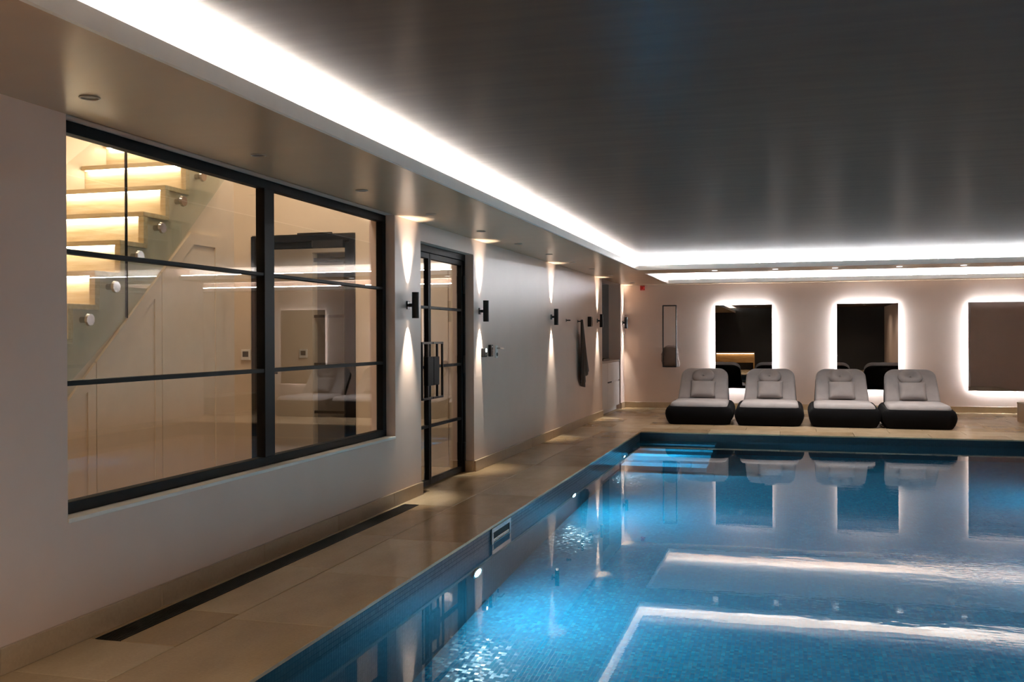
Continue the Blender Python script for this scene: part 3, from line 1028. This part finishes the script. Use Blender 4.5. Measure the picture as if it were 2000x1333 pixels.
# ================================================================== FAR WALL
mlab = ['left backlit mirror, above the first two loungers', 'middle backlit mirror, above the last two loungers', 'right backlit mirror at the edge of the view']
for (x0, x1), lab in zip(((-1.385, -.318), (.855, 1.937), (3.122, 4.20)), mlab):
    z0, z1 = .402, 2.012
    t_ = thing('backlit_mirror', lab, 'mirror', ((x0 + x1) / 2, YF, z0), 'backlit mirrors on the end wall')
    YM0 = YF - .055
    box('mirror_glass', x0, x1, YM0, YM0 + .006, z0, z1, M['mirror'], t_, .001, 1)
    box('backing', x0 + .004, x1 - .004, YM0 + .0065, YM0 + .016, z0 + .004, z1 - .004, M['lip'], t_)
    fi = .085
    boxes('box_frame', [(x0 + fi, x1 - fi, YM0 + .016, YF, z0 + fi, z0 + fi + .02), (x0 + fi, x1 - fi, YM0 + .016, YF, z1 - fi - .02, z1 - fi),
                        (x0 + fi, x0 + fi + .02, YM0 + .016, YF, z0 + fi + .02, z1 - fi - .02), (x1 - fi - .02, x1 - fi, YM0 + .016, YF, z0 + fi + .02, z1 - fi - .02)], M['lip'], t_)
    e = .072
    ya, yb = YM0 + .028, YM0 + .036
    for b_ in ((x0 + e, x1 - e, ya, yb, z0 + e, z0 + e + .012), (x0 + e, x1 - e, ya, yb, z1 - e - .012, z1 - e),
               (x0 + e, x0 + e + .012, ya, yb, z0 + e + .012, z1 - e - .012), (x1 - e - .012, x1 - e, ya, yb, z0 + e + .012, z1 - e - .012)):
        box('led_strip', *b_, M['halo'], t_)

# towel hanger
t_ = thing('towel_hanger', 'tall black tubular towel hanger on the end wall', 'towel hanger', (-2.262, YF, .81))
yh = YF - .075
bm = bmesh.new()
x0, x1, z0, z1 = -2.39, -2.133, .815, 2.012
sweep_tube(bm, [(x0, yh, z0), (x0, yh, z1), (x1, yh, z1), (x1, yh, z0)], .0125, 12, True)
for x in (x0, x1):
    for z in (z0, z1): bmesh.ops.create_uvsphere(bm, u_segments=12, v_segments=8, radius=.0125, matrix=Matrix.Translation((x, yh, z)))
autosmooth(finish('loop', bm, M['blackm'], t_))
for x in (x0, x1): cyl('wall_stud', (x, yh, z1), (x, YF, z1), .012, M['blackm'], t_, seg=12)
# folded towel pushed through the hanger
bm = bmesh.new()
loops = []
for i, (z, hw_, hd) in enumerate([(.80, .10, .03), (.812, .15, .045), (.86, .165, .055), (.93, .17, .06), (1.0, .16, .055), (1.06, .165, .055), (1.13, .15, .052), (1.18, .135, .046), (1.215, .11, .038), (1.232, .06, .02)]):
    lp = []
    for kk in range(40):
        a = 2 * PI * kk / 40
        f = 1 + .07 * math.sin(7 * a + i * 1.3)
        lp.append((-2.25 + hw_ * math.copysign(abs(math.cos(a)) ** .6, math.cos(a)) * f + .012 * math.sin(i), min(YF - .004, yh + .038 + hd * .6 * math.sin(a) * f), z))
    loops.append(lp)
rings(bm, loops)
o = finish('folded_towel', bm, M['towel2'], None, True)
tag(o, 'taupe towel bundled in the foot of the black hanger', 'towel')

# ================================================================== LOUNGERS
def loft_pad(bm, w_, d_, h_, r, edge, z0=0.0, n=6, crown=.0):
    """soft pad: rounded plan, rolled edges; base at z0"""
    loops = []
    K = 10
    for i in range(K + 1):
        a = -PI / 2 + PI * i / K
        o_ = edge * (1 - math.cos(a))
        z = z0 + h_ / 2 + (h_ / 2) * math.sin(a)
        loops.append([(x, y, z) for x, y in rrect(w_ - 2 * o_, d_ - 2 * o_, max(.01, r - o_ * .6), n)])
    if crown:
        top = loops[-1]
        for s_, c_ in ((.75, .5), (.45, .85), (.15, 1.0)):
            loops.append([(x * s_, y * s_, z0 + h_ + crown * c_) for x, y, z in top])
    rings(bm, loops)


def cushion(bm, w_, h_, t_, n=14):
    """scatter cushion standing in the xz plane, thickness along y, pinched corners"""
    for s_ in (1, -1):
        g_ = []
        for i in range(n + 1):
            row = []
            for j in range(n + 1):
                u, v = -1 + 2 * i / n, -1 + 2 * j / n
                pin = 1 - .07 * (1 - abs(v) ** 2.0) * abs(u) ** 3
                pin2 = 1 - .07 * (1 - abs(u) ** 2.0) * abs(v) ** 3
                th = max(0, (1 - u ** 4) * (1 - v ** 4)) ** .55
                row.append(bm.verts.new((u * w_ / 2 * pin, s_ * t_ / 2 * th, v * h_ / 2 * pin2)))
            g_.append(row)
        for i in range(n):
            for j in range(n):
                bm.faces.new((g_[i][j], g_[i + 1][j], g_[i + 1][j + 1], g_[i][j + 1]))
    bmesh.ops.remove_doubles(bm, verts=bm.verts, dist=1e-5)


LEAN = math.radians(42)     # backrest leaning away from vertical
BASEW, BASED, BASEH = 1.065, 1.20, .285
BACKY, BACKZ = 1.06, .27    # foot of the backrest measured from the front of the base


def make_lounger(label):
    L = thing('sun_lounger', label, 'lounger', (0, 0, 0), 'low loungers on the far deck')
    bm = bmesh.new()
    prof = [(.075, 0), (.06, .012), (.03, .06), (.008, .115), (0, .16), (.006, .205), (.028, .25), (.06, .276), (.10, .285), (.15, .27), (.17, .22)]
    loops = []
    for o_, z in prof:
        loops.append([(x, y + BASED / 2, z) for x, y in rrect(BASEW - 2 * o_, BASED - 2 * o_ * .45, .17 - o_ * .35, 8)])
    rings(bm, loops)
    for v in bm.verts:                       # side bolsters rise slightly to the back
        if v.co.z > .1: v.co.z += .05 * max(0, v.co.y) * (v.co.z / .285)
    finish('base', bm, M['black_fab'], L, True, True)
    bm = bmesh.new()
    loft_pad(bm, .90, 1.02, .16, .12, .06, .20, 8, .018)
    bmesh.ops.translate(bm, verts=bm.verts, vec=(0, .055 + .51, 0))
    finish('seat_cushion', bm, M['grey_fab'], L, True, True)
    rot = Matrix.Rotation(PI / 2 - LEAN, 4, 'X')
    T = Matrix.Translation((0, BACKY, BACKZ)) @ rot      # local y runs up the backrest, local z out of its front

    def outline(w0, w1, ln, r, n=9):
        pts = [(-w0 / 2, 0), (w0 / 2, 0)]
        for i in range(n + 1):
            a = PI / 2 * i / n
            pts.append((w1 / 2 - r + r * math.cos(a), ln - r + r * math.sin(a)))
        for i in range(n + 1):
            a = PI / 2 + PI / 2 * i / n
            pts.append((-w1 / 2 + r + r * math.cos(a), ln - r + r * math.sin(a)))
        return pts

    def slab(name, w0, w1, ln, r, z0, z1, edge, mat):
        bm = bmesh.new()
        loops = []
        base = outline(w0, w1, ln, r)
        cx_, cy_ = 0, ln * .5
        K = 8
        for i in range(K + 1):
            a = -PI / 2 + PI * i / K
            o_ = edge * (1 - math.cos(a))
            sx, sy = (w0 - 2 * o_) / w0, (ln - 2 * o_) / ln
            z = (z0 + z1) / 2 + (z1 - z0) / 2 * math.sin(a)
            loops.append([T @ Vector((x * sx, cy_ + (y - cy_) * sy, z)) for x, y in base])
        rings(bm, loops)
        return finish(name, bm, mat, L, True, True)

    slab('back_shell', .86, .80, .70, .17, -.05, .02, .02, M['black_fab'])
    slab('backrest', .84, .79, .70, .16, .0, .13, .045, M['grey_fab'])
    return L, T


lo_lab = ['leftmost low lounger, nearest the towel hanger', 'second low lounger from the left, under the first mirror edge',
          'third low lounger from the left, under the middle mirror', 'rightmost low lounger beside the open deck']
L0, T0 = make_lounger(lo_lab[0])
side = ['leftmost', 'second', 'third', 'rightmost']
cu0 = rr0 = None
for i, (x, y) in enumerate(((-1.405, 15.83), (-.312, 15.83), (.815, 15.83), (1.885, 15.80))):
    L = L0 if i == 0 else copy_tree(L0)
    L.location = (x, y, 0)
    tag(L, lo_lab[i])
    # scatter cushion leaning on the backrest
    if cu0 is None:
        bm = bmesh.new()
        cushion(bm, .42, .33, .13)
        cu0 = finish('scatter_cushion', bm, M['grey_fab2'], None, True)
        bm = bmesh.new()
        seg, seg2 = 36, 14
        prof = [(.012, .052), (.03, .046), (.05, .062), (.09, .088), (.13, .085), (.16, .062), (.17, .035), (.16, .010), (.13, 0)]
        lps = [[(1.1 * r * math.cos(2 * PI * q / seg), .9 * r * math.sin(2 * PI * q / seg), z) for q in range(seg)] for r, z in prof]
        rings(bm, lps)
        rr0 = thing('headrest_pillow', 'x', 'pillow')
        finish('ring_pad', bm, M['grey_fab2'], rr0, True, True)
        bm = bmesh.new()
        bmesh.ops.create_uvsphere(bm, u_segments=14, v_segments=8, radius=.016, matrix=Matrix.Translation((0, 0, .05)))
        finish('button', bm, M['grey_fab2'], rr0, True, True)
        c, r_ = cu0, rr0
    else:
        c = cu0.copy(); COL.objects.link(c)
        r_ = copy_tree(rr0)
    c.location = Vector((x + .0, y, 0)) + T0 @ Vector((0, .155, .205))
    c.rotation_euler = (-LEAN + .12, 0, random.uniform(-.03, .03))
    tag(c, 'square grey cushion on the %s lounger' % side[i], 'cushion', 'square cushions on the loungers')
    r_.location = Vector((x - .01, y, 0)) + T0 @ Vector((0, .475, .131))
    r_.rotation_euler = (PI / 2 - LEAN, 0, 0)
    tag(r_, 'round buttoned headrest pillow on the %s lounger' % side[i], 'pillow', 'round headrest pillows')

# ---- stone bench on the right of the far deck
t_ = thing('stone_bench', 'low limestone plinth at the right edge of the far deck', 'bench', (3.9, 16.8, 0))
box('plinth', 3.592, 4.25, 15.9, 17.78, 0, .285, M['skirt'], t_, .003, 1)
box('capping', 3.588, 4.26, 15.89, 17.79, .285, .31, M['skirt'], t_, .003, 1)

# ---- oak bench behind the camera (seen in the left mirror)
t_ = thing('oak_bench', 'long oak bench lit by a strip, reflected in the left mirror', 'bench', (-2.2, YB + .3, 0))
box('front_panel', -3.0, -1.42, YB + .42, YB + .45, .30, .66, M['oak2'], t_)
box('seat', -3.0, -1.42, YB + .01, YB + .52, .69, .74, M['oak2'], t_, .004)
box('led_strip', -2.98, -1.44, YB + .47, YB + .48, .680, .689, M['stairled'], t_)
boxes('leg', [(-3.0, -2.95, YB + .01, YB + .42, 0, .69), ], M['oak2'], t_)
boxes('leg', [(-1.47, -1.42, YB + .01, YB + .42, 0, .69), ], M['oak2'], t_)

# ================================================================== POOL FITTINGS AND DECK GRILLE
t_ = thing('floor_grille', 'long dark linear grille set in the deck by the wall', 'grille', ((GX0 + GX1) / 2, 5.8, 0))
box('tray', GX0 + .002, GX1 - .002, GY0 + .002, GY1 - .002, -.012, -.010, M['dark'], t_)
boxes('edge_frame', [(GX0 + .002, GX0 + .006, GY0, GY1, -.012, .001), (GX1 - .006, GX1 - .002, GY0, GY1, -.012, .001),
                     (GX0 + .006, GX1 - .006, GY0, GY0 + .004, -.012, .001), (GX0 + .006, GX1 - .006, GY1 - .004, GY1, -.012, .001)], M['grille'], t_)
sl0 = None
for i in range(9):
    x = GX0 + .014 + .0132 * i
    if sl0 is None:
        sl0 = box('slat', x - .0035, x + .0035, GY0 + .005, GY1 - .005, -.0095, .0, M['grille'], t_)
        sx0 = x
    else:
        c = sl0.copy(); COL.objects.link(c); c.location.x = sl0.location.x + x - sx0

t_ = thing('pool_skimmer', 'steel skimmer frame set in the pool wall at the waterline', 'skimmer', (XE, 7.24, ZW))
y0, y1, z0, z1 = 6.985, 7.495, -.215, -.022
fr = .035
boxes('frame', [(XE, XE + .012, y0, y1, z1 - fr, z1), (XE, XE + .012, y0, y1, z0, z0 + fr), (XE, XE + .012, y0, y0 + fr, z0 + fr, z1 - fr), (XE, XE + .012, y1 - fr, y1, z0 + fr, z1 - fr)], M['steel'], t_, .003)
box('mouth', XE + .0005, XE + .003, y0 + fr, y1 - fr, z0 + fr, z1 - fr, M['dark'], t_)
box('flap', XE + .003, XE + .008, y0 + fr + .01, y1 - fr - .01, ZW - .02, ZW + .012, M['steel'], t_, .002, 1)

pl_lab = ['nearest round underwater lamp, below the near end of the skimmer', 'second round underwater lamp along the window side', 'farthest round underwater lamp, by the pool steps']
pl_lab += ['nearest underwater lamp on the side across from the window', 'middle underwater lamp on the side across from the window', 'farthest underwater lamp on the side across from the window']  # unseen lamps added to light the right part of the pool
for y, lab, XE_, sg in zip((6.63, 9.87, 13.06, 5.0, 8.25, 11.5), pl_lab, (XE,) * 3 + (XR,) * 3, (1, 1, 1, -1, -1, -1)):
    t_ = thing('pool_light', lab, 'pool light', (XE_, y, -.69), 'underwater pool lamps')
    bm = bmesh.new()
    seg = 28
    rings(bm, [[(XE_ + sg * xx, y + r * math.cos(2 * PI * i / seg), -.69 + r * math.sin(2 * PI * i / seg)) for i in range(seg)] for r, xx in ((.105, 0), (.105, .012), (.095, .018), (.08, .014), (.078, .006))], True, False)
    autosmooth(finish('bezel', bm, M['steel'], t_))
    cyl('lens', (XE_ + sg * .006, y, -.69), (XE_ + sg * .012, y, -.69), .078, M['lens'], t_)
    area('lamp', (XE_ + sg * .02, y, -.69), (sg, 0, -.28 if sg > 0 else -.6), POOLW * (1 if sg > 0 else .6), .14, .14, (.50, .84, 1.0), t_, 172, 'DISK')
